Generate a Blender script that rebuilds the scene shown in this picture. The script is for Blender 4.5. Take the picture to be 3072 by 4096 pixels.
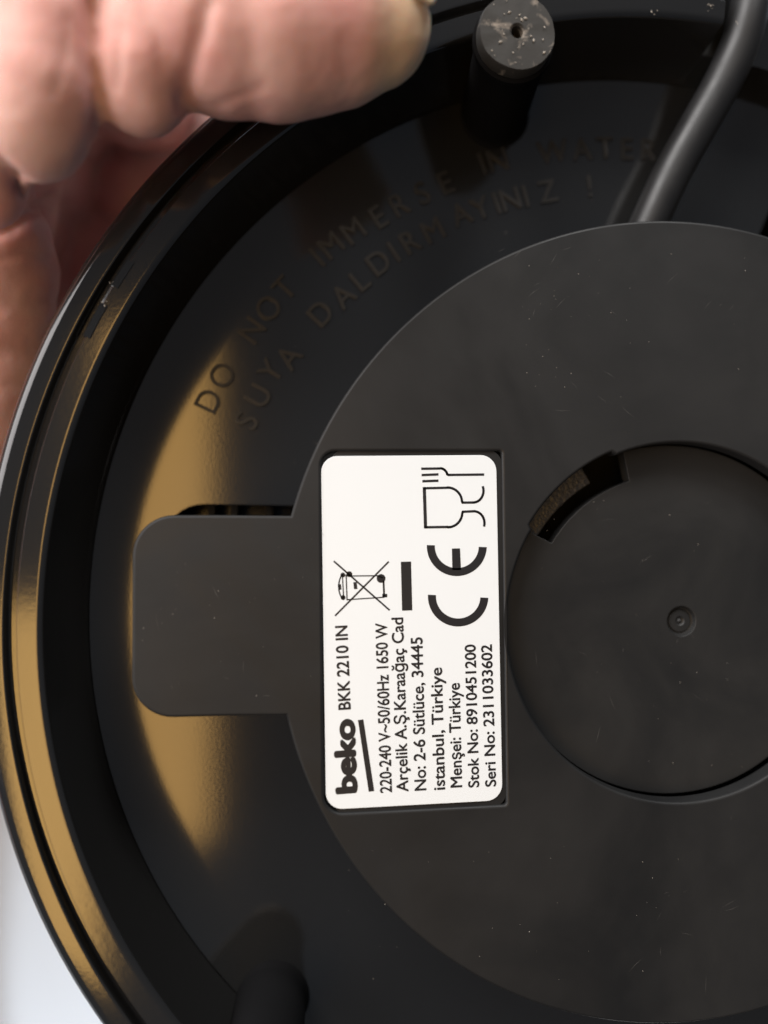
import bpy, bmesh, math, random
from mathutils import Vector, Matrix, noise

random.seed(7)
MM = 0.001
sc = bpy.context.scene
for o in list(bpy.data.objects):
    bpy.data.objects.remove(o)

# ---------------------------------------------------------------- camera
# phone camera about 10 cm above the underside of the base; pixels are those of
# the 3072 x 4096 photograph, lengths are millimetres
F_PX = 3077.0
CAM = Vector((-45.485, 11.15, 101.114))
CROT = Matrix.Rotation(0.019, 3, 'X') @ Matrix.Rotation(-0.105, 3, 'Y')
cam_data = bpy.data.cameras.new('camera')
cam = bpy.data.objects.new('camera', cam_data)
sc.collection.objects.link(cam)
cam.matrix_world = Matrix.Translation(CAM * MM) @ CROT.to_4x4()
cam_data.sensor_fit = 'VERTICAL'
cam_data.sensor_height = 36
cam_data.sensor_width = 27
cam_data.lens = 36 * F_PX / 4096
cam_data.clip_start = 0.002
cam_data.clip_end = 20
cam_data.dof.use_dof = True
cam_data.dof.focus_distance = 0.0915
cam_data.dof.aperture_fstop = 6.0
sc.camera = cam


def P(u, v, z):
    """photo pixel -> point (mm) on the horizontal plane at height z"""
    d = CROT @ Vector(((u - 1536) / F_PX, (2048 - v) / F_PX, -1))
    return CAM + d * ((z - CAM.z) / d.z)


# ---------------------------------------------------------------- light
w = bpy.data.worlds.new('World')
sc.world = w
w.use_nodes = True
w.node_tree.nodes['Background'].inputs[0].default_value = (0.78, 0.90, 1.10, 1)
w.node_tree.nodes['Background'].inputs[1].default_value = 0.10


def area(name, loc, target, sx, sy, power, col, spread=180):
    l = bpy.data.lights.new(name, 'AREA')
    l.shape = 'RECTANGLE'
    l.size, l.size_y = sx * MM, sy * MM
    l.energy = power
    l.color = col
    l.spread = math.radians(spread)
    o = bpy.data.objects.new(name, l)
    sc.collection.objects.link(o)
    o.location = Vector(loc) * MM
    o.rotation_euler = (Vector(target) - Vector(loc)).to_track_quat('-Z', 'Y').to_euler()
    return o


# window light from above the hand, and the warm lamp whose mirror image
# shows as gold in the satin floor and rim
area('window_light', (260, 950, 540), (-20, 0, 0), 300, 300, 8.2, (1.0, 0.99, 0.97))
area('hand_fill', (-480, 800, 520), (-70, 30, 0), 460, 460, 10.0, (1.0, 0.97, 0.95))  # unseen soft fill, added to brighten the hand
area('side_fill', (-640, 90, 340), (-80, 40, 0), 640, 640, 6.0, (1.0, 0.95, 0.94))  # extra fill from the left, added for the dark thumb
area('warm_lamp', (-153, -35, 500), (-153, -35, 0), 74, 385, 0.43, (1.0, 0.56, 0.16))
area('warm_lamp', (-232, -185, 500), (-232, -185, 0), 80, 280, 0.45, (1.0, 0.58, 0.17))
# patch of sun that reaches the table under the edge of the base
sp = bpy.data.lights.new('sun_patch', 'SPOT')
sp.energy = 16.0
sp.spot_size = math.radians(8.5)
sp.spot_blend = 0.25
sp.shadow_soft_size = 0.004
spo = bpy.data.objects.new('sun_patch', sp)
sc.collection.objects.link(spo)
spo.location = Vector((-60, -520, 70)) * MM
spo.rotation_euler = (Vector((-84, -118, -90)) - Vector((-60, -520, 70))).to_track_quat('-Z', 'Y').to_euler()

sc.view_settings.view_transform = 'Standard'
sc.view_settings.look = 'None'
sc.view_settings.exposure = 0
sc.view_settings.gamma = 1
sc.view_settings.use_curve_mapping = False
sc.cycles.use_denoising = True

# ---------------------------------------------------------------- materials


def mat(name, base, rough=0.5, spec=0.5, bump=None, rough_var=None, col_var=None, sss=0, coat=0):
    """bump=(scale, strength, distance_mm); rough_var=(scale, amount); col_var=(scale, colour2, lo, hi)"""
    m = bpy.data.materials.new(name)
    m.use_nodes = True
    nt = m.node_tree
    b = nt.nodes['Principled BSDF']
    b.inputs['Base Color'].default_value = (*base, 1)
    b.inputs['Roughness'].default_value = rough
    b.inputs['Specular IOR Level'].default_value = spec
    b.inputs['Coat Weight'].default_value = coat
    tc = nt.nodes.new('ShaderNodeTexCoord')

    def ntex(scale, detail=4, rough_=0.55, dist=0):
        n = nt.nodes.new('ShaderNodeTexNoise')
        n.inputs['Scale'].default_value = scale
        n.inputs['Detail'].default_value = detail
        n.inputs['Roughness'].default_value = rough_
        n.inputs['Distortion'].default_value = dist
        nt.links.new(tc.outputs['Object'], n.inputs['Vector'])
        return n
    if col_var:
        s, c2, lo, hi = col_var
        n = ntex(s, 5, 0.6, 0.4)
        r = nt.nodes.new('ShaderNodeMapRange')
        r.inputs['From Min'].default_value = lo
        r.inputs['From Max'].default_value = hi
        nt.links.new(n.outputs['Fac'], r.inputs['Value'])
        mx = nt.nodes.new('ShaderNodeMix')
        mx.data_type = 'RGBA'
        mx.inputs[6].default_value = (*base, 1)
        mx.inputs[7].default_value = (*c2, 1)
        nt.links.new(r.outputs['Result'], mx.inputs[0])
        nt.links.new(mx.outputs[2], b.inputs['Base Color'])
    if rough_var:
        s, a = rough_var
        n = ntex(s, 3, 0.6, 0.8)
        r = nt.nodes.new('ShaderNodeMapRange')
        r.inputs['From Min'].default_value = 0.3
        r.inputs['From Max'].default_value = 0.7
        r.inputs['To Min'].default_value = max(0.02, rough - a)
        r.inputs['To Max'].default_value = rough + a
        nt.links.new(n.outputs['Fac'], r.inputs['Value'])
        nt.links.new(r.outputs['Result'], b.inputs['Roughness'])
    if bump:
        s, st, d = bump
        n = ntex(s, 2, 0.5)
        bp = nt.nodes.new('ShaderNodeBump')
        bp.inputs['Strength'].default_value = st
        bp.inputs['Distance'].default_value = d * MM
        nt.links.new(n.outputs['Fac'], bp.inputs['Height'])
        nt.links.new(bp.outputs['Normal'], b.inputs['Normal'])
    if sss:
        b.inputs['Subsurface Weight'].default_value = sss
        b.inputs['Subsurface Radius'].default_value = (1.0, 0.35, 0.2)
        b.inputs['Subsurface Scale'].default_value = 0.0022
    return m


M_SATIN = mat('satin_black_plastic', (0.0125, 0.0130, 0.0135), 0.10, 0.85, bump=(2600, 0.17, 0.02))
M_RIM = mat('brushed_black_plastic', (0.010, 0.010, 0.010), 0.11, 0.85, bump=(1700, 0.24, 0.016))
M_GLOSS = mat('gloss_black_plastic', (0.008, 0.008, 0.009), 0.18, 0.5, bump=(500, 0.1, 0.02))
M_PLATE = mat('matt_grey_black_plastic', (0.0088, 0.0092, 0.0097), 0.52, 0.28, bump=(1500, 0.16, 0.02),
              rough_var=(45, 0.13), col_var=(30, (0.0142, 0.0144, 0.0146), 0.40, 0.62))
M_HUB = mat('hub_plastic', (0.0115, 0.0118, 0.0121), 0.5, 0.30, bump=(1700, 0.2, 0.02),
            rough_var=(60, 0.12), col_var=(42, (0.0165, 0.0165, 0.0162), 0.40, 0.62))
M_LETTER = mat('moulded_letter', (0.0215, 0.0212, 0.0205), 0.42, 0.25, bump=(2200, 0.16, 0.02))
M_POST = mat('dark_post_plastic', (0.008, 0.008, 0.0085), 0.75, 0.0)
M_CORD = mat('cord_sheath', (0.009, 0.009, 0.0095), 0.45, 0.5, bump=(900, 0.06, 0.02), rough_var=(120, 0.06))
M_RUBBER = mat('dusty_rubber', (0.024, 0.0225, 0.020), 0.7, 0.35, bump=(700, 0.6, 0.08),
               col_var=(330, (0.34, 0.29, 0.24), 0.55, 0.72))
M_PAPER = mat('white_label_film', (0.645, 0.68, 0.70), 0.35, 0.4, bump=(120, 0.05, 0.1))
M_INK = mat('black_ink', (0.012, 0.012, 0.014), 0.42, 0.4)
M_DARK = mat('dark_inside', (0.006, 0.006, 0.006), 0.5, 0.3)
M_WEAVE = mat('ridged_plastic', (0.05, 0.052, 0.056), 0.45, 0.5, bump=(2400, 1.0, 0.25))
M_DUST_GLINT = mat('dust_lint_glint', (0.35, 0.32, 0.28), 0.9, 0.1)
M_TABLE = mat('white_tabletop', (0.50, 0.565, 0.645), 0.4, 0.4, bump=(60, 0.03, 0.2))

# ---------------------------------------------------------------- mesh helpers


def link(o, parent=None):
    sc.collection.objects.link(o)
    if parent:
        o.parent = parent
    return o


def mesh_obj(name, verts, faces, m, parent=None, smooth=True):
    me = bpy.data.meshes.new(name)
    me.from_pydata([Vector(v) * MM for v in verts], [], faces)
    me.materials.append(m)
    bm = bmesh.new()
    bm.from_mesh(me)
    bmesh.ops.recalc_face_normals(bm, faces=bm.faces)
    bm.to_mesh(me)
    bm.free()
    if smooth:
        smooth_by_angle(me)
    return link(bpy.data.objects.new(name, me), parent)


def smooth_by_angle(me, ang=38):
    bm = bmesh.new()
    bm.from_mesh(me)
    for f in bm.faces:
        f.smooth = True
    lim = math.radians(ang)
    for e in bm.edges:
        if len(e.link_faces) == 2 and e.calc_face_angle(0) > lim:
            e.smooth = False
    bm.to_mesh(me)
    bm.free()


def circle(cx, cy, r, n=160, a0=0.0):
    return [(cx + r * math.cos(a0 + 2 * math.pi * i / n), cy + r * math.sin(a0 + 2 * math.pi * i / n)) for i in range(n)]


def arc(cx, cy, r, a, b, n=24):
    return [(cx + r * math.cos(math.radians(a + (b - a) * i / n)), cy + r * math.sin(math.radians(a + (b - a) * i / n)))
            for i in range(n + 1)]


def plate(name, loops, z0, z1, bevel, m, parent=None, res=3):
    """flat plate with holes, top at z1, rounded edges"""
    cu = bpy.data.curves.new(name, 'CURVE')
    cu.dimensions = '2D'
    cu.fill_mode = 'BOTH'
    cu.extrude = ((z1 - z0) / 2 - bevel) * MM
    cu.bevel_depth = bevel * MM
    cu.bevel_resolution = res
    cu.offset = -bevel * MM
    for lp in loops:
        sp = cu.splines.new('POLY')
        sp.points.add(len(lp) - 1)
        for p, q in zip(sp.points, lp):
            p.co = (q[0] * MM, q[1] * MM, 0, 1)
        sp.use_cyclic_u = True
    return curve_to_mesh(name, cu, m, parent, (0, 0, (z0 + z1) / 2))


def curve_to_mesh(name, cu, m, parent, loc=(0, 0, 0), rotz=0, sx=1.0):
    tmp = bpy.data.objects.new('tmp', cu)
    sc.collection.objects.link(tmp)
    dg = bpy.context.evaluated_depsgraph_get()
    me = bpy.data.meshes.new_from_object(tmp.evaluated_get(dg))
    bpy.data.objects.remove(tmp)
    mt = Matrix.Translation(Vector(loc) * MM) @ Matrix.Rotation(rotz, 4, 'Z') @ Matrix.Scale(sx, 4, (1, 0, 0))
    me.transform(mt)
    me.materials.clear()
    me.materials.append(m)
    smooth_by_angle(me)
    me.name = name
    return link(bpy.data.objects.new(name, me), parent)


def lathe(name, prof, m, parent=None, centre=(0, 0), n=220, a0=0.0, a1=360.0, closed=False):
    """revolve (r, z) profile; closed profile with an open sweep gets end caps"""
    full = abs(a1 - a0) >= 359.999
    k = n if full else n + 1
    V, Fc = [], []
    for i in range(k):
        a = math.radians(a0 + (a1 - a0) * i / n)
        for r, z in prof:
            V.append((centre[0] + r * math.cos(a), centre[1] + r * math.sin(a), z))
    L = len(prof)
    segs = L if closed else L - 1
    for i in range(n):
        j = (i + 1) % k
        for s in range(segs):
            t = (s + 1) % L
            Fc.append((i * L + s, j * L + s, j * L + t, i * L + t))
    if closed and not full:
        Fc.append(tuple(range(L)))
        Fc.append(tuple(range((k - 1) * L, k * L)))
    # merge points on the axis
    o = mesh_obj(name, V, Fc, m, parent, smooth=False)
    bm = bmesh.new()
    bm.from_mesh(o.data)
    bmesh.ops.remove_doubles(bm, verts=bm.verts, dist=1e-6)
    bmesh.ops.recalc_face_normals(bm, faces=bm.faces)
    bm.to_mesh(o.data)
    bm.free()
    smooth_by_angle(o.data)
    return o


def smooth_path(pts, per=8):
    out = []
    n = len(pts)
    for i in range(n - 1):
        p0, p1, p2, p3 = (Vector(pts[max(i - 1, 0)]), Vector(pts[i]), Vector(pts[i + 1]), Vector(pts[min(i + 2, n - 1)]))
        for k in range(per):
            t = k / per
            out.append(0.5 * ((2 * p1) + (p2 - p0) * t + (2 * p0 - 5 * p1 + 4 * p2 - p3) * t * t
                              + (3 * p1 - p0 - 3 * p2 + p3) * t ** 3))
    out.append(Vector(pts[-1]))
    return out


def tube(name, pts, rad, m, parent=None, n=28, flat=1.0):
    V, Fc = [], []
    for i, p in enumerate(pts):
        t = (pts[min(i + 1, len(pts) - 1)] - pts[max(i - 1, 0)]).normalized()
        side = t.cross(Vector((0, 0, 1))).normalized()
        up = side.cross(t)
        for k in range(n):
            a = 2 * math.pi * k / n
            V.append(p + side * rad * math.cos(a) + up * rad * flat * math.sin(a))
    for i in range(len(pts) - 1):
        for k in range(n):
            l = (k + 1) % n
            Fc.append((i * n + k, i * n + l, (i + 1) * n + l, (i + 1) * n + k))
    Fc.append(tuple(range(n)))
    Fc.append(tuple(range((len(pts) - 1) * n, len(pts) * n)))
    return mesh_obj(name, V, Fc, m, parent)


def tag(o, label, cat=None, group=None, kind=None):
    o['label'] = label
    if cat:
        o['category'] = cat
    if group:
        o['group'] = group
    if kind:
        o['kind'] = kind


# ---------------------------------------------------------------- tabletop behind
TZ = -90
V = [(-900, -900, TZ), (900, -900, TZ), (900, 900, TZ), (-900, 900, TZ),
     (-900, -900, TZ - 25), (900, -900, TZ - 25), (900, 900, TZ - 25), (-900, 900, TZ - 25)]
tb = mesh_obj('tabletop', V, [(0, 1, 2, 3), (7, 6, 5, 4), (0, 4, 5, 1), (1, 5, 6, 2), (2, 6, 7, 3), (3, 7, 4, 0)],
              M_TABLE, None, smooth=False)
tag(tb, 'white tabletop far below the black kettle base', kind='structure')

# ---------------------------------------------------------------- kettle base
root = bpy.data.objects.new('kettle_base', None)
sc.collection.objects.link(root)
tag(root, 'upturned round black plastic kettle base with white rating label and cord', 'kettle base')
root.empty_display_size = 0.02

ZD = 12.0            # top of the cord plate
H = 10.94            # inner edge of the rim
NOTCH = (72.5, 84.6)  # degrees where the cord leaves through the rim

# rim: solid ring section, wall drafted outwards, groove between two lands
rim_prof = [(72.0, -0.6), (72.0, 0.0), (72.35, 0.35), (74.55, 10.2), (74.64, 10.5), (74.84, 10.72), (75.1, 10.81), (75.3, 10.84), (75.45, 10.84), (77.25, 10.84),
            (77.38, 10.84), (77.45, 10.78), (77.48, 10.6), (77.5, 8.9), (77.65, 8.65), (78.9, 8.65), (79.05, 8.9), (79.1, 9.7), (79.2, 9.88), (79.3, 9.92), (79.45, 9.92), (80.9, 9.92),
            (81.1, 9.91), (81.4, 9.82), (81.9, 9.5), (82.4, 8.7), (82.85, 7.3), (83.1, 6.0), (83.25, 4.0), (83.3, 0), (82.9, -5), (81.5, -9.5), (79.5, -11.5),
            (74.0, -11.5), (74.0, -0.6)]
rim = lathe('rim', rim_prof, M_RIM, root, n=300, a0=NOTCH[1], a1=NOTCH[0] + 360, closed=True)
# low sill of the cord notch
sill = [(72.0, -0.6), (72.0, 0.0), (72.3, 0.4), (73.4, 6.0), (82.6, 6.2), (83.2, 5.6), (83.3, 0), (82.9, -5), (81.5, -9.5),
        (79.5, -11.5), (74, -11.5), (74, -0.6)]
lathe('notch_sill', sill, M_SATIN, root, n=12, a0=NOTCH[0] - 0.1, a1=NOTCH[1] + 0.1, closed=True)
# shell that closes the top side of the base
lathe('top_shell', [(0, -11.2), (60, -11.2), (79.4, -11.2), (79.4, -13), (60, -14), (0, -14)], M_GLOSS, root, n=120)

# floor pan with the openings under the plate's tabs
yaw = math.radians(-0.8)


def rotp(pts, a, c=(0, 0)):
    ca, sa = math.cos(a), math.sin(a)
    return [(c[0] + x * ca - y * sa, c[1] + x * sa + y * ca) for x, y in pts]


def tab_hole(ang):
    pts = [(40, -13.2), (50, -13.2)] + arc(58.3, -8.2, 5.0, -90, 0, 8) + arc(58.3, 8.2, 5.0, 0, 90, 8) + [(50, 13.2), (40, 13.2)]
    return rotp(pts, ang)


holes = [tab_hole(math.radians(180) + yaw)]
# slots that show at the right edge of the picture
for a in (66.0, -66.0):
    holes.append(rotp([(40, -4.5), (60, -4.5), (60, 4.5), (40, 4.5)], math.radians(a)))
floor = plate('floor_pan', [circle(0, 0, 72.2, 260)] + holes, -2.2, 0.0, 0.12, M_SATIN, root, 2)
lathe('floor_cove', [(65.6 + 0.33 * i, 0.003 + 0.0165 * (0.33 * i) ** 2) for i in range(21)], M_SATIN, root, n=260)
for dx in (-58.2, -55.2, -50.5):
    mesh_obj('inner_rib', [(dx, -14, -11), (dx + .9, -14, -11), (dx + .9, 15, -11), (dx, 15, -11),
                           (dx, -14, -4), (dx + .9, -14, -4), (dx + .9, 15, -4), (dx, 15, -4)],
             [(0, 1, 2, 3), (4, 5, 6, 7), (0, 1, 5, 4), (1, 2, 6, 5), (2, 3, 7, 6), (3, 0, 4, 7)], M_DARK, root, False)

# cord plate: disc with a tab, opening for the hub, recess for the label
HC, HR = (0.25, -0.45), 21.75
tab = [(-47.2, -10.35), (-55, -10.35)] + arc(-60.0, -5.75, 4.6, 270, 180, 10)[0:] + arc(-60.0, 7.9, 4.6, 180, 90, 10) + [(-55, 12.5), (-47.2, 12.5)]
ang0 = math.degrees(math.atan2(-10.35, -47.2))
ang1 = math.degrees(math.atan2(12.5, -47.2))
RD = 48.5
outer = []
# run round the disc from the lower root of the tab (angle ang0) the long way to the upper root
N = 220
s0, s1 = math.radians(ang0), math.radians(ang1)
for i in range(N + 1):
    a = s0 + (s1 - s0) * i / N if s1 > s0 else s0 + (s1 + 2 * math.pi - s0) * i / N
    outer.append((RD * math.cos(a), RD * math.sin(a)))
tab_up = list(reversed(tab))
outer += tab_up[1:-1]
LAB = [P(1290, 1820, ZD), P(1980, 1815, ZD), P(2016, 3222, ZD), P(1302, 3232, ZD)]
lab_c = sum(LAB, Vector()) / 4
LW, LH, LROT = 20.75, 40.75, math.radians(0.8)


def lab_rect(wx, wy, r, c, rot, seg=8):
    hx, hy = wx / 2, wy / 2
    if r <= 0:
        pts = [(-hx, -hy), (hx, -hy), (hx, hy), (-hx, hy)]
    else:
        pts = (arc(hx - r, -hy + r, r, -90, 0, seg) + arc(hx - r, hy - r, r, 0, 90, seg)
               + arc(-hx + r, hy - r, r, 90, 180, seg) + arc(-hx + r, -hy + r, r, 180, 270, seg))
    return rotp(pts, rot, (c[0], c[1]))


def polar_loop(fn, n=360):
    return [(HC[0] + fn(i * 360 / n) * math.cos(math.radians(i * 360 / n)), HC[1] + fn(i * 360 / n) * math.sin(math.radians(i * 360 / n)))
            for i in range(n)]


SLOT = (112.5, 148.0)
hub_opening = polar_loop(lambda a: HR + 0.55 if SLOT[0] <= a <= SLOT[1] else HR)
rec_c = (lab_c.x + 0.2, lab_c.y - 0.05)
def recess_loop():
    x0, x1, y0, y1 = -LW / 2 - 0.12, LW / 2 + 0.5, -LH / 2 - 0.45, LH / 2 + 0.5
    pts = (arc(x1 - 0.3, y0 + 0.3, 0.3, -90, 0, 4) + arc(x1 - 0.3, y1 - 0.3, 0.3, 0, 90, 4)
           + arc(x0 + 1.7, y1 - 1.7, 1.7, 90, 180, 8) + arc(x0 + 2.2, y0 + 2.2, 2.2, 180, 270, 8))
    return rotp(pts, math.radians(0.5), (lab_c.x, lab_c.y))


recess = recess_loop()
plate_o = plate('cord_plate', [outer, hub_opening, recess], ZD - 2.4, ZD, 0.35, M_PLATE, root, 4)
plate('label_recess', [lab_rect(20.6, 42.4, 2.0, (rec_c[0] + 0.55, rec_c[1]), math.radians(0.5))], ZD - 1.6, ZD - 0.32, 0.05, M_PLATE, root, 1)
# column that carries the plate
lathe('plate_column', [(30, -0.2), (29.6, ZD - 2.3), (24, ZD - 2.3), (24, -0.2)], M_SATIN, root, n=96, closed=True)

# hub: sunk disc with an arc-shaped window
ZH = ZD - 3.0

ins = [P(2210, 2185, ZH), P(2515, 1905, ZH), P(2340, 2030, ZH)]
SR = sum(math.hypot(p.x - HC[0], p.y - HC[1]) for p in ins) / 3
sa0 = math.degrees(math.atan2(ins[1].y - HC[1], ins[1].x - HC[0]))
sa1 = math.degrees(math.atan2(ins[0].y - HC[1], ins[0].x - HC[0]))
DIM = P(2726, 2485, ZH)
hub = plate('hub_disc', [polar_loop(lambda a: SR if sa0 <= a <= sa1 else HR - 0.03), circle(DIM.x, DIM.y, 1.85, 40)],
            ZH - 2.0, ZH, 0.12, M_HUB, root, 3)
# dimple with its little boss
lathe('dimple', [(1.9, -0.15), (1.72, -0.55), (1.5, -0.62), (1.35, -0.45), (0.62, -0.42), (0.48, -0.55), (0.3, -0.6), (0.16, -0.38), (0, -0.3)],
      M_HUB, root, n=48)
bpy.data.objects['dimple'].location = (DIM.x * MM, DIM.y * MM, ZH * MM)
# ridged strip down in the arc window
st = [P(2161, 2123, 7.6), P(2269, 2015, 7.6), P(2392, 1907, 7.6)]
r_in = sum(math.hypot(p.x - HC[0], p.y - HC[1]) for p in st) / 3
lathe('ridged_strip', [(r_in, 4), (r_in, 7.5), (r_in + 0.15, 7.65), (26, 7.65), (26, 4)], M_WEAVE, root, centre=HC, n=40, a0=120, a1=153, closed=True)

# ---- feet: hollow posts with rubber pads
def foot_post(bx, by, tx, ty):
    g = lathe('foot_post', [(5.0, -0.1), (4.6, 0.5), (4.5, 1.2), (4.35, 13.6), (4.75, 13.9), (4.8, 14.7), (4.55, 15.0), (1.0, 15.0), (1.0, 10.5), (0, 10.5)], M_POST, root, n=64)
    for v in g.data.vertices:
        k = v.co.z / (15 * MM)
        v.co.x += (bx + (tx - bx) * k) * MM
        v.co.y += (by + (ty - by) * k) * MM
    p = lathe('rubber_pad', [(4.45, 15.0), (4.5, 16.3), (4.35, 16.75), (0.95, 16.8), (0.72, 16.6), (0.68, 11.0), (0, 10.9)], M_RUBBER, g, n=64, centre=(tx, ty))
    for v in p.data.vertices:
        c = v.co / MM
        v.co.z += MM * 0.18 * noise.noise(Vector((c.x * 0.5, c.y * 0.5, 3)))
        v.co.x += MM * 0.06 * noise.noise(Vector((c.x, c.y, 9)))
    return g


b = P(1975, 452, 0)
t = P(2071, 124, 16.8)
foot_post(b.x, b.y, t.x, t.y)
b = P(1085, 3995, 0)
foot_post(b.x, b.y, b.x - 0.6, b.y - 0.6)

# ---- cord
cp = [(P(2440, 1240, 5)), (P(2520, 1060, 5.4)), P(2592, 900, 6.0), P(2690, 690, 6.6), P(2790, 510, 7.2), P(2880, 350, 7.8), P(2950, 200, 8.6), P(2990, 70, 9.2),
      P(3005, -60, 9.2), P(3015, -260, 8.5), P(3010, -600, 4)]
tube('power_cord', smooth_path(cp), 2.45, M_CORD, root)

# ---- latch in the rim groove
la0, la1 = 147.4, 154.9
for a0_, a1_ in ((la0, la0 + 2.6), (la1 - 3.2, la1)):
    lathe('latch_bar', [(76.75, 9.6), (76.78, 10.80), (76.88, 10.93), (77.7, 10.86), (77.85, 10.6), (77.9, 9.0)], M_RIM, root, n=8, a0=a0_, a1=a1_, closed=True)
lathe('latch_tongue', [(76.95, 9.4), (77.0, 10.5), (77.9, 10.2), (77.95, 8.9)], M_RIM, root, n=8, a0=la0 + 2.5, a1=la1 - 3.1, closed=True)

# ---- raised lettering on the floor, each letter stood on its own radius
def letters(name, items, size):
    bm = bmesh.new()
    for ch, u, v in items:
        p = P(u, v, 0)
        ang = math.atan2(p.y, p.x) - math.pi / 2
        cu = bpy.data.curves.new('glyph', 'FONT')
        cu.body = ch
        cu.size = size * MM
        cu.align_x = 'CENTER'
        cu.align_y = 'CENTER'
        cu.extrude = 0.20 * MM
        o = curve_to_mesh('glyph', cu, M_SATIN, None, (p.x, p.y, 0.06), ang, 0.95)
        bm.from_mesh(o.data)
        bpy.data.objects.remove(o)
    me = bpy.data.meshes.new(name)
    bm.to_mesh(me)
    bm.free()
    me.materials.append(M_LETTER)
    smooth_by_angle(me, 25)
    return link(bpy.data.objects.new(name, me), floor)


def zz(lst):
    return [(c, 700 + 0.7233 * x, 500 + 0.7233 * y) for c, x, y in lst]


outer_txt = zz([('D', 190, 1530), ('O', 265, 1390), ('N', 432, 1140), ('O', 522, 1020), ('T', 612, 908), ('I', 792, 738), ('M', 868, 672),
                ('M', 990, 592), ('E', 1128, 518), ('R', 1240, 450), ('S', 1370, 385), ('E', 1496, 330)]) + \
    [('I', 1930, 662), ('N', 1992, 646), ('W', 2212, 612), ('A', 2327, 603), ('T', 2420, 599), ('E', 2505, 602), ('R', 2590, 606)]
inner_txt = zz([('S', 402, 1640), ('U', 468, 1500), ('Y', 535, 1365), ('A', 635, 1288), ('D', 810, 1048), ('A', 935, 950), ('L', 1025, 865),
                ('D', 1130, 768), ('I', 1215, 708), ('R', 1300, 655), ('M', 1430, 590)]) + \
    [('A', 1845, 862), ('Y', 1925, 838), ('I', 1988, 818), ('N', 2042, 803), ('I', 2103, 790), ('Z', 2190, 772), ('!', 2358, 750)]
lo = letters('raised_lettering', outer_txt, 4.3)
lo['label'] = 'raised words DO NOT IMMERSE IN WATER round the floor'
li = letters('raised_lettering', inner_txt, 4.3)
li['label'] = 'raised words SUYA DALDIRMAYINIZ round the floor'

# ---- rating label
ZL = ZD - 0.32
label = plate('rating_label', [lab_rect(LW, LH, 1.9, (lab_c.x, lab_c.y), LROT)], ZL + 0.004, ZL + 0.13, 0.05, M_PAPER, root, 2)
label['label'] = 'white rating label with black print'
ZI = ZL + 0.145


def zp7(x, y):
    p = P(1240 + x * 0.49427, 1780 + y * 0.49427, ZI)
    return (p.x, p.y)


def zp8(x, y):
    p = P(1240 + x * 0.49427, 2400 + y * 0.49427, ZI)
    return (p.x, p.y)


def text_line(body, start, end, cap_px, bold=0.0, name='printed_text', font_scale=1.0):
    """start, end: baseline ends in the photo; the line is squeezed to fit between them"""
    a, e = Vector(start), Vector(end)
    L = (e - a).length
    cap = cap_px * 0.49427 / (F_PX / (CAM.z - ZI))
    cu = bpy.data.curves.new('t', 'FONT')
    cu.body = body
    cu.size = cap / 0.72 * MM * font_scale
    cu.fill_mode = 'FRONT'
    o = curve_to_mesh(name, cu, M_INK, label)
    if bold:                                     # heavier strokes: the same glyphs a hair apart
        bm = bmesh.new()
        for k in range(9):
            n0 = len(bm.verts)
            bm.from_mesh(o.data)
            bm.verts.ensure_lookup_table()
            dx, dy = (0, 0) if k == 8 else (math.cos(k * math.pi / 4), math.sin(k * math.pi / 4))
            for v in bm.verts[n0:]:
                v.co += Vector((dx * bold, dy * bold, k * 0.0008)) * MM
        bm.to_mesh(o.data)
        bm.free()
    xs = [v.co.x for v in o.data.vertices]
    w0, w1 = min(xs), max(xs)
    k = L * MM / (w1 - w0)
    ang = math.atan2(e.y - a.y, e.x - a.x)
    mt = Matrix.Translation(Vector((a.x, a.y, ZI)) * MM) @ Matrix.Rotation(ang, 4, 'Z') @ Matrix.Scale(k, 4, (1, 0, 0)) @ Matrix.Translation((-w0, 0, 0))
    o.data.transform(mt)
    return o


text_line('beko', zp8(375, 1562), zp8(352, 958), 165, 0.17)
text_line('BKK 2210 IN', zp8(328, 885), zp8(300, 205), 100, 0.045)
text_line('220-240 V~50/60Hz 1650 W', zp8(662, 1558), zp8(622, 185), 98, 0.038)
text_line('Arçelik A.Ş.Karaağaç Cad', zp8(795, 1550), zp8(752, 140), 98, 0.038)
text_line('No: 2-6 Sütlüce, 34445', zp8(940, 1540), zp8(908, 300), 98, 0.038)
text_line('istanbul, Türkiye', zp8(1092, 1535), zp8(1066, 545), 98, 0.038)
text_line('Menşei: Türkiye', zp8(1230, 1515), zp8(1210, 670), 98, 0.038)
text_line('Stok No: 8910451200', zp8(1368, 1515), zp8(1338, 358), 92, 0.038)
text_line('Seri No: 2311033602', zp8(1505, 1508), zp8(1470, 358), 92, 0.038)


def ink_poly(name, polys):
    V, Fc = [], []
    for pl in polys:
        Fc.append(tuple(range(len(V), len(V) + len(pl))))
        V += [(x, y, ZI) for x, y in pl]
    o = mesh_obj(name, V, Fc, M_INK, label, smooth=False)
    for f in o.data.polygons:
        if f.normal.z < 0:
            f.flip()
    return o


def stroke(pts, wd):
    """quads along a polyline"""
    out = []
    for i in range(len(pts) - 1):
        a, b_ = Vector(pts[i]), Vector(pts[i + 1])
        d = (b_ - a)
        if d.length < 1e-6:
            continue
        d.normalize()
        nrm = Vector((-d.y, d.x)) * wd / 2
        e = d * wd * 0.25
        a2, b2 = a - e, b_ + e
        out.append([tuple(a2 + nrm), tuple(a2 - nrm), tuple(b2 - nrm), tuple(b2 + nrm)])
    return out


def px_arc(cx, cy, r, a, b_, n=18, ry=None):
    ry = ry or r
    return [(cx + r * math.cos(math.radians(a + (b_ - a) * i / n)), cy + ry * math.sin(math.radians(a + (b_ - a) * i / n))) for i in range(n + 1)]


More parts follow.
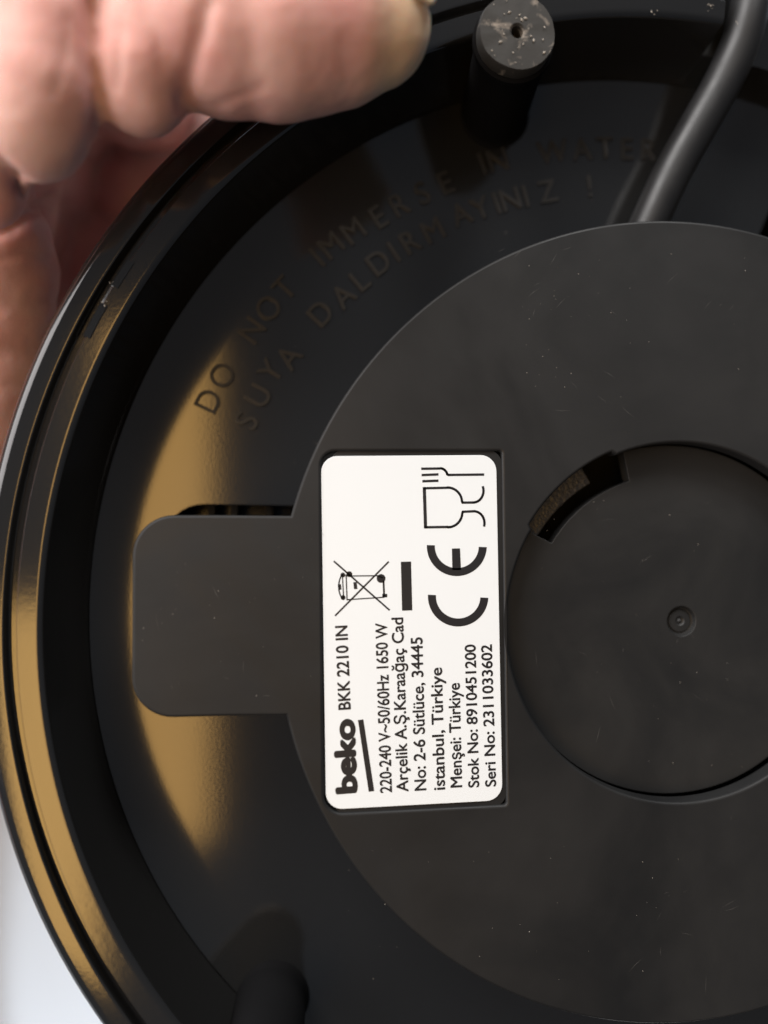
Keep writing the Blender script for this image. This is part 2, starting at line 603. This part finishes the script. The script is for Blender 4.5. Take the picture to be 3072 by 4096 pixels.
m7 = lambda pts: [zp7(*p) for p in pts]
ink_poly('logo_underline', [[zp8(475, 1552), zp8(520, 1546), zp8(432, 966), zp8(388, 972)]])
ink_poly('black_bar', [m7([(735, 945), (818, 943), (828, 1338), (745, 1341)])])
# wine glass and fork
g = []
W = 0.29
g += stroke(m7([(905, 192), (1040, 190)] + px_arc(1050, 250, 62, -80, -12, 8) + [(1122, 242), (1405, 239)]), W)
g += stroke(m7([(908, 243), (1035, 238)]), W) + stroke(m7([(914, 293), (1035, 289)]), W)
ink_poly('fork_symbol', g)
g = stroke(m7([(925, 348), (935, 668)]), W * 1.35)
g += stroke(m7([(922, 350), (1110, 346)] + px_arc(1112, 462, 118, -88, -4, 10) + [(1234, 466), (1325, 465)] + px_arc(1322, 370, 82, 85, -20, 10, 95)), W)
g += stroke(m7([(932, 666), (1112, 663)] + px_arc(1114, 548, 118, 88, 4, 10) + [(1236, 540), (1330, 536)] + px_arc(1326, 632, 86, -85, 14, 10, 96)), W)
ink_poly('glass_symbol', g)
# conformity mark: two open arcs, one with a middle bar


def ring(cx, cy, ro, ri, a, b_, n=26):
    o_ = px_arc(cx, cy, ro, a, b_, n, ro)
    i_ = px_arc(cx, cy, ri, a, b_, n, ri)
    return [m7([o_[k], o_[k + 1], i_[k + 1], i_[k]]) for k in range(n)]


g = ring(1188, 818, 243, 178, 2, 182) + [m7([(1148, 838), (1214, 836), (1222, 1012), (1152, 1012)])]
ink_poly('mark_letter_e', g)
ink_poly('mark_letter_c', ring(1199, 1224, 245, 180, 3, 183))
# crossed-out bin
g = stroke(m7([(195, 942), (642, 1335)]), 0.2) + stroke(m7([(635, 946), (205, 1380)]), 0.2)
g += stroke(m7([(262, 1045), (272, 1240)]), 0.14) + stroke(m7([(292, 1050), (300, 1255)]), 0.14)
g += stroke(m7([(300, 1060), (545, 1058)]), 0.14) + stroke(m7([(300, 1252), (600, 1232)]), 0.14)
g += stroke(m7([(595, 1100), (600, 1225)]), 0.22) + stroke(m7([(545, 1058), (590, 1075)]), 0.14)
g += stroke(m7(px_arc(290, 1145, 58, 120, 240, 8, 110)), 0.16)
g += [m7(px_arc(575, 1080, 36, 0, 340, 18))]
g += [m7([(350, 1110), (378, 1108), (384, 1165), (356, 1167)]), m7([(225, 1128), (250, 1126), (255, 1170), (230, 1172)]),
      m7([(585, 1205), (625, 1205), (625, 1232), (585, 1234)])]
g += [m7(px_arc(318, 1045, 24, 0, 340, 12)), m7(px_arc(266, 1052, 20, 0, 340, 12)), m7(px_arc(268, 1235, 20, 0, 340, 12))]
ink_poly('crossed_bin_symbol', g)

# ---- dust and lint, and pale latch highlights
V, Fc = [], []


def fleck(p, s, thin=0.4):
    a = random.uniform(0, 6.28)
    d = Vector((math.cos(a), math.sin(a), random.uniform(-0.1, 0.3))) * s
    e = Vector((-math.sin(a), math.cos(a), 0)) * s * thin
    up = Vector((0, 0, s * thin * 0.7))
    k = len(V)
    V.extend([p - d, p + e, p + d, p - e, p + up])
    Fc.extend([(k, k + 1, k + 4), (k + 1, k + 2, k + 4), (k + 2, k + 3, k + 4), (k + 3, k, k + 4), (k + 3, k + 2, k + 1, k)])


for u0, v0, u1, v1, z, n_ in ((2050, 1000, 3000, 1700, ZD, 26), (1350, 3300, 3000, 3950, ZD, 30), (560, 2130, 1250, 2820, ZD, 26), (2150, 1900, 3000, 3100, ZH, 26),
                              (1700, 800, 2500, 980, 0, 6), (800, 1300, 1400, 1900, 0, 6), (900, 3950, 1200, 4090, 0.3, 6), (2090, 1180, 2300, 1560, ZD, 16)):
    for _ in range(n_):
        fleck(P(random.uniform(u0, u1), random.uniform(v0, v1), z), random.choice((0.04, 0.05, 0.06, 0.09)))
for _ in range(26):
    a, r = random.uniform(0, 6.28), random.uniform(1.2, 4.2)
    q_ = t + Vector((math.cos(a) * r, math.sin(a) * r, 0.05))
    fleck(q_, random.choice((0.1, 0.16, 0.25)), 0.6)
# pale flecks put in as highlights on the latch; lint at notch and rim
for u_, v_, z_, n_ in ((414, 1215, 10.9, 5), (452, 1135, 10.9, 3), (2845, 30, 10.9, 7), (2950, 90, 11.2, 3), (2620, 45, 10.9, 3)):
    for _ in range(n_):
        fleck(P(u_ + random.uniform(-14, 14), v_ + random.uniform(-14, 14), z_), random.choice((0.08, 0.12, 0.2)), 0.5)
du = mesh_obj('dust_and_glints', V, Fc, M_DUST_GLINT, root, smooth=False)
du['kind'] = 'stuff'
# fine scratches on the plate and hub
V, Fc = [], []
for u0, v0, z, n_, sp_, a_ in ((2190, 1090, ZD, 16, 90, 0.5), (2330, 1450, ZD, 14, 130, 2.6), (2900, 1300, ZD, 9, 130, 1.0), (2600, 3450, ZD, 12, 260, 1.3),
                               (2850, 3600, ZD, 12, 150, 0.4), (900, 2450, ZD, 12, 220, 2.0), (2500, 2300, ZH, 14, 250, 0.8), (2500, 2800, ZH, 12, 220, 2.2)):
    for _ in range(n_ // 2):
        p = P(u0 + random.gauss(0, sp_), v0 + random.gauss(0, sp_), z + 0.008)
        a = a_ + random.gauss(0, 0.35)
        L_ = random.uniform(0.5, 2.6)
        d = Vector((math.cos(a), math.sin(a), 0)) * L_ / 2
        e = Vector((-math.sin(a), math.cos(a), 0)) * random.uniform(0.012, 0.03)
        bow = e.normalized() * random.uniform(-0.12, 0.12)
        k = len(V)
        V.extend([p - d - e, p + bow - e, p + d, p + bow + e])
        Fc.append((k, k + 1, k + 2, k + 3))
scr = mesh_obj('scratches', V, Fc, mat('scratched_plastic', (0.050, 0.049, 0.047), 0.6, 0.4), root, smooth=False)
scr['kind'] = 'stuff'

# ---------------------------------------------------------------- hand
def make_skin():
    m = bpy.data.materials.new('skin')
    m.use_nodes = True
    nt = m.node_tree
    b_ = nt.nodes['Principled BSDF']
    tc = nt.nodes.new('ShaderNodeTexCoord')

    def nz(scale, det=4, rg=0.55):
        n = nt.nodes.new('ShaderNodeTexNoise')
        n.inputs['Scale'].default_value = scale
        n.inputs['Detail'].default_value = det
        n.inputs['Roughness'].default_value = rg
        nt.links.new(tc.outputs['Object'], n.inputs['Vector'])
        return n
    n1 = nz(75)
    cr = nt.nodes.new('ShaderNodeValToRGB')
    cr.color_ramp.elements[0].position = 0.36
    cr.color_ramp.elements[0].color = (0.62, 0.315, 0.28, 1)
    cr.color_ramp.elements[1].position = 0.66
    cr.color_ramp.elements[1].color = (0.71, 0.45, 0.395, 1)
    nt.links.new(n1.outputs['Fac'], cr.inputs['Fac'])
    tip = P(905 * 1.8517, 90 * 1.8517, 20) * MM
    ds = nt.nodes.new('ShaderNodeVectorMath')
    ds.operation = 'DISTANCE'
    ds.inputs[1].default_value = tip
    nt.links.new(tc.outputs['Object'], ds.inputs[0])
    mr = nt.nodes.new('ShaderNodeMapRange')
    mr.interpolation_type = 'SMOOTHSTEP'
    mr.inputs['From Min'].default_value = 0.0045
    mr.inputs['From Max'].default_value = 0.011
    mr.inputs['To Min'].default_value = 0.85
    mr.inputs['To Max'].default_value = 0.0
    nt.links.new(ds.outputs['Value'], mr.inputs['Value'])
    mx = nt.nodes.new('ShaderNodeMix')
    mx.data_type = 'RGBA'
    mx.inputs[7].default_value = (0.80, 0.60, 0.40, 1)
    nt.links.new(cr.outputs['Color'], mx.inputs[6])
    nt.links.new(mr.outputs['Result'], mx.inputs[0])
    nt.links.new(mx.outputs[2], b_.inputs['Base Color'])
    b_.inputs['Roughness'].default_value = 0.6
    b_.inputs['Specular IOR Level'].default_value = 0.4
    b_.inputs['Subsurface Weight'].default_value = 0.6
    b_.inputs['Subsurface Radius'].default_value = (1.0, 0.35, 0.2)
    b_.inputs['Subsurface Scale'].default_value = 0.0016
    # fine skin lines run across the finger
    wv = nt.nodes.new('ShaderNodeTexVoronoi')
    wv.inputs['Scale'].default_value = 1500
    mp = nt.nodes.new('ShaderNodeMapping')
    mp.inputs['Scale'].default_value = (0.45, 1.2, 1.0)
    mp.inputs['Rotation'].default_value = (0, 0, 0.5)
    nt.links.new(tc.outputs['Object'], mp.inputs['Vector'])
    nt.links.new(mp.outputs['Vector'], wv.inputs['Vector'])
    n2 = nz(320, 5, 0.6)
    ad = nt.nodes.new('ShaderNodeMath')
    ad.operation = 'MULTIPLY_ADD'
    ad.inputs[1].default_value = 0.10
    nt.links.new(wv.outputs['Distance'], ad.inputs[0])
    nt.links.new(n2.outputs['Fac'], ad.inputs[2])
    bp = nt.nodes.new('ShaderNodeBump')
    bp.inputs['Strength'].default_value = 0.5
    bp.inputs['Distance'].default_value = 0.00025
    nt.links.new(ad.outputs[0], bp.inputs['Height'])
    nt.links.new(bp.outputs['Normal'], b_.inputs['Normal'])
    return m


M_SKIN = make_skin()
M_NAIL = mat('fingernail', (0.80, 0.66, 0.50), 0.25, 0.5, sss=0.3, bump=(300, 0.1, 0.05))
DS = 1.8517          # the notes below were taken on a 1659-pixel-wide view of the photo
hb = bmesh.new()


def ball(c, r, sub=3):
    bmesh.ops.create_icosphere(hb, subdivisions=sub, radius=r * MM, matrix=Matrix.Translation(c * MM))


def chain(pts, step=0.35):
    """spheres strung along (u, v, z, r) points"""
    q3 = [(P(u * DS, v * DS, z), r) for u, v, z, r in pts]
    for (a, ra), (b_, rb) in zip(q3[:-1], q3[1:]):
        n = max(1, int((b_ - a).length / (min(ra, rb) * step)))
        for k in range(n):
            tt = k / n
            ball(a.lerp(b_, tt), ra + (rb - ra) * tt)
    ball(*q3[-1])


# index finger lying along the rim, its tip at the right
chain([(842, 62, 19, 4.4), (800, 55, 19.5, 6.6), (720, 62, 20, 8.0), (600, 72, 20.5, 8.7), (500, 66, 20.5, 8.6), (445, 55, 20.5, 8.4)])
chain([(445, 55, 20.5, 8.2), (320, 20, 19, 8.2), (180, 10, 18, 8.6), (40, 20, 16, 9.5), (-80, 40, 12, 10.5)])
# skin folds of the bent joints
chain([(330, -10, 21, 5.2), (322, 60, 21.8, 5.1), (312, 135, 21.5, 4.9), (309, 194, 20, 4.7)])
chain([(115, -10, 21, 6.2), (112, 70, 21.5, 6.2), (100, 175, 21, 6.1), (68, 266, 19.5, 5.9)])
chain([(10, 120, 17, 8), (-20, 250, 17, 7.5), (-35, 330, 15, 5.0), (-22, 422, 13, 3.6)])
# thumb behind the rim
chain([(-60, 430, 2, 7.5), (-24, 520, 0, 7.6), (-26, 580, -3, 8.8), (-32, 680, -5, 9.0), (-40, 780, -7, 9.4), (-58, 900, -8, 9.3), (-78, 1000, -8, 8.8), (-105, 1100, -8, 7.6), (-120, 1170, -8, 6)])
# palm and the other fingers behind the base
chain([(-90, 60, 6, 12), (-80, 250, -4, 13), (-60, 420, -8, 11), (-60, 560, -8, 9)])
chain([(40, 120, 0, 9.5), (160, 330, -30, 8.5), (300, 420, -25.5, 8.2), (500, 500, -24, 7.8), (700, 600, -23.5, 7.2)])
chain([(0, 250, -6, 10), (120, 470, -32, 9), (260, 640, -25.5, 8.2), (480, 800, -24, 7.8), (600, 880, -23, 6.6)])
chain([(200, 80, 4, 9), (330, 230, -22, 8.2), (420, 300, -25, 8.2), (640, 330, -24, 7.8), (850, 420, -23, 7.0)])
chain([(-70, 480, -12, 10), (20, 760, -24, 7.5), (200, 950, -25, 7.0), (330, 1040, -23.5, 6.0)])
chain([(-60, 500, -14, 11), (60, 420, -30, 13), (160, 260, -30, 12), (220, 120, -12, 9)])
chain([(120, 640, -27, 9), (60, 520, -24, 9)])
# wrist and forearm leaving the picture
q0 = P(-90 * DS, 60 * DS, 0)
for k in range(40):
    tt = k / 39
    ball(q0.lerp(Vector((-148, 20, -22)), min(1, tt * 3)) if tt < 0.334 else Vector((-148, 20, -22)).lerp(Vector((-330, -170, -40)), (tt - 0.334) * 1.5),
         13 + 6 * min(1, tt * 3) + 7 * tt)
me = bpy.data.meshes.new('hand')
hb.to_mesh(me)
hb.free()
tmp = bpy.data.objects.new('tmp_hand', me)
sc.collection.objects.link(tmp)
md = tmp.modifiers.new('r', 'REMESH')
md.mode = 'VOXEL'
md.voxel_size = 0.00055
sm = tmp.modifiers.new('s', 'SMOOTH')
sm.factor = 0.5
sm.iterations = 12
dg = bpy.context.evaluated_depsgraph_get()
me2 = bpy.data.meshes.new_from_object(tmp.evaluated_get(dg))
bpy.data.objects.remove(tmp)
me2.name = 'hand'
# joint creases pressed into the skin: polylines (u, v) with depth and width in mm, for the finger in front or behind
CREASES = [([(396, 232), (402, 190), (416, 125), (436, 60), (446, 10)], 0.6, 0.85, True),
           ([(216, 290), (210, 225), (200, 150), (196, 60), (200, 0)], 0.65, 0.9, True),
           ([(60, 412), (25, 385), (-20, 350)], 1.1, 0.8, True),
           ([(470, 226), (520, 206), (565, 190)], 0.16, 0.45, True),
           ([(262, 60), (256, 130), (250, 190)], 0.18, 0.5, True),
           ([(150, 40), (140, 130), (120, 200)], 0.16, 0.5, True),
           ([(340, 90), (345, 150)], 0.15, 0.4, True),
           ([(-20, 500), (25, 486), (66, 452), (110, 430)], 1.2, 0.9, False),
           ([(0, 560), (60, 548), (110, 560)], 0.25, 0.6, False)]
IR = CROT.inverted()


def proj(p):
    c = IR @ (p - CAM)
    return (1536 + F_PX * c.x / -c.z) / DS, (2048 - F_PX * c.y / -c.z) / DS, -c.z


def seg_d(x, y, a, b_):
    dx, dy = b_[0] - a[0], b_[1] - a[1]
    k = max(0, min(1, ((x - a[0]) * dx + (y - a[1]) * dy) / (dx * dx + dy * dy)))
    return math.hypot(x - a[0] - k * dx, y - a[1] - k * dy)


new = []
for v in me2.vertices:
    p = v.co / MM
    d = 0.10 * noise.noise(p * 0.35) + 0.05 * noise.noise(p * 0.9)
    if v.normal.z > -0.2 and p.x > -125:
        u_, v_, dep = proj(p)
        if -60 < u_ < 700 and -60 < v_ < 620:
            sc_ = F_PX / DS / dep
            for pts, dp, wd, front in CREASES:
                if front != (p.z > 9):
                    continue
                dd = min(seg_d(u_, v_, pts[i], pts[i + 1]) for i in range(len(pts) - 1)) / sc_
                if dd < 4 * wd:
                    d -= dp * math.exp(-(dd / wd) ** 2)
    new.append(v.co + v.normal * d * MM)
for v, c in zip(me2.vertices, new):
    v.co = c
me2.materials.clear()
me2.materials.append(M_SKIN)
for f in me2.polygons:
    f.use_smooth = True
hand = link(bpy.data.objects.new('hand', me2))
tag(hand, 'bare hand gripping the rim of the black kettle base', 'hand')


V, Fc = [], []
NU, NV = 14, 16
for i in range(NU + 1):
    k = i / NU
    u = 800 + 137 * k
    rr = 6.72 - 1.9 * k - 0.6 * k ** 3
    for j in range(NV + 1):
        ph = math.radians(14 + 8 * (1 - k) ** 3 + 100 * j / NV)
        c = P(u * DS, 84 * DS, 19.7)
        V.append(c + Vector((-(0.9 * (2 * j / NV - 1) ** 2 if k > 0.6 else 0) * (k - 0.6) * 2, rr * math.sin(ph), rr * math.cos(ph))))
for i in range(NU):
    for j in range(NV):
        a = i * (NV + 1) + j
        Fc.append((a, a + 1, a + NV + 2, a + NV + 1))
nail = mesh_obj('fingernail', V, Fc, M_NAIL, hand)
sd = nail.modifiers.new('thick', 'SOLIDIFY')
sd.thickness = 0.0004
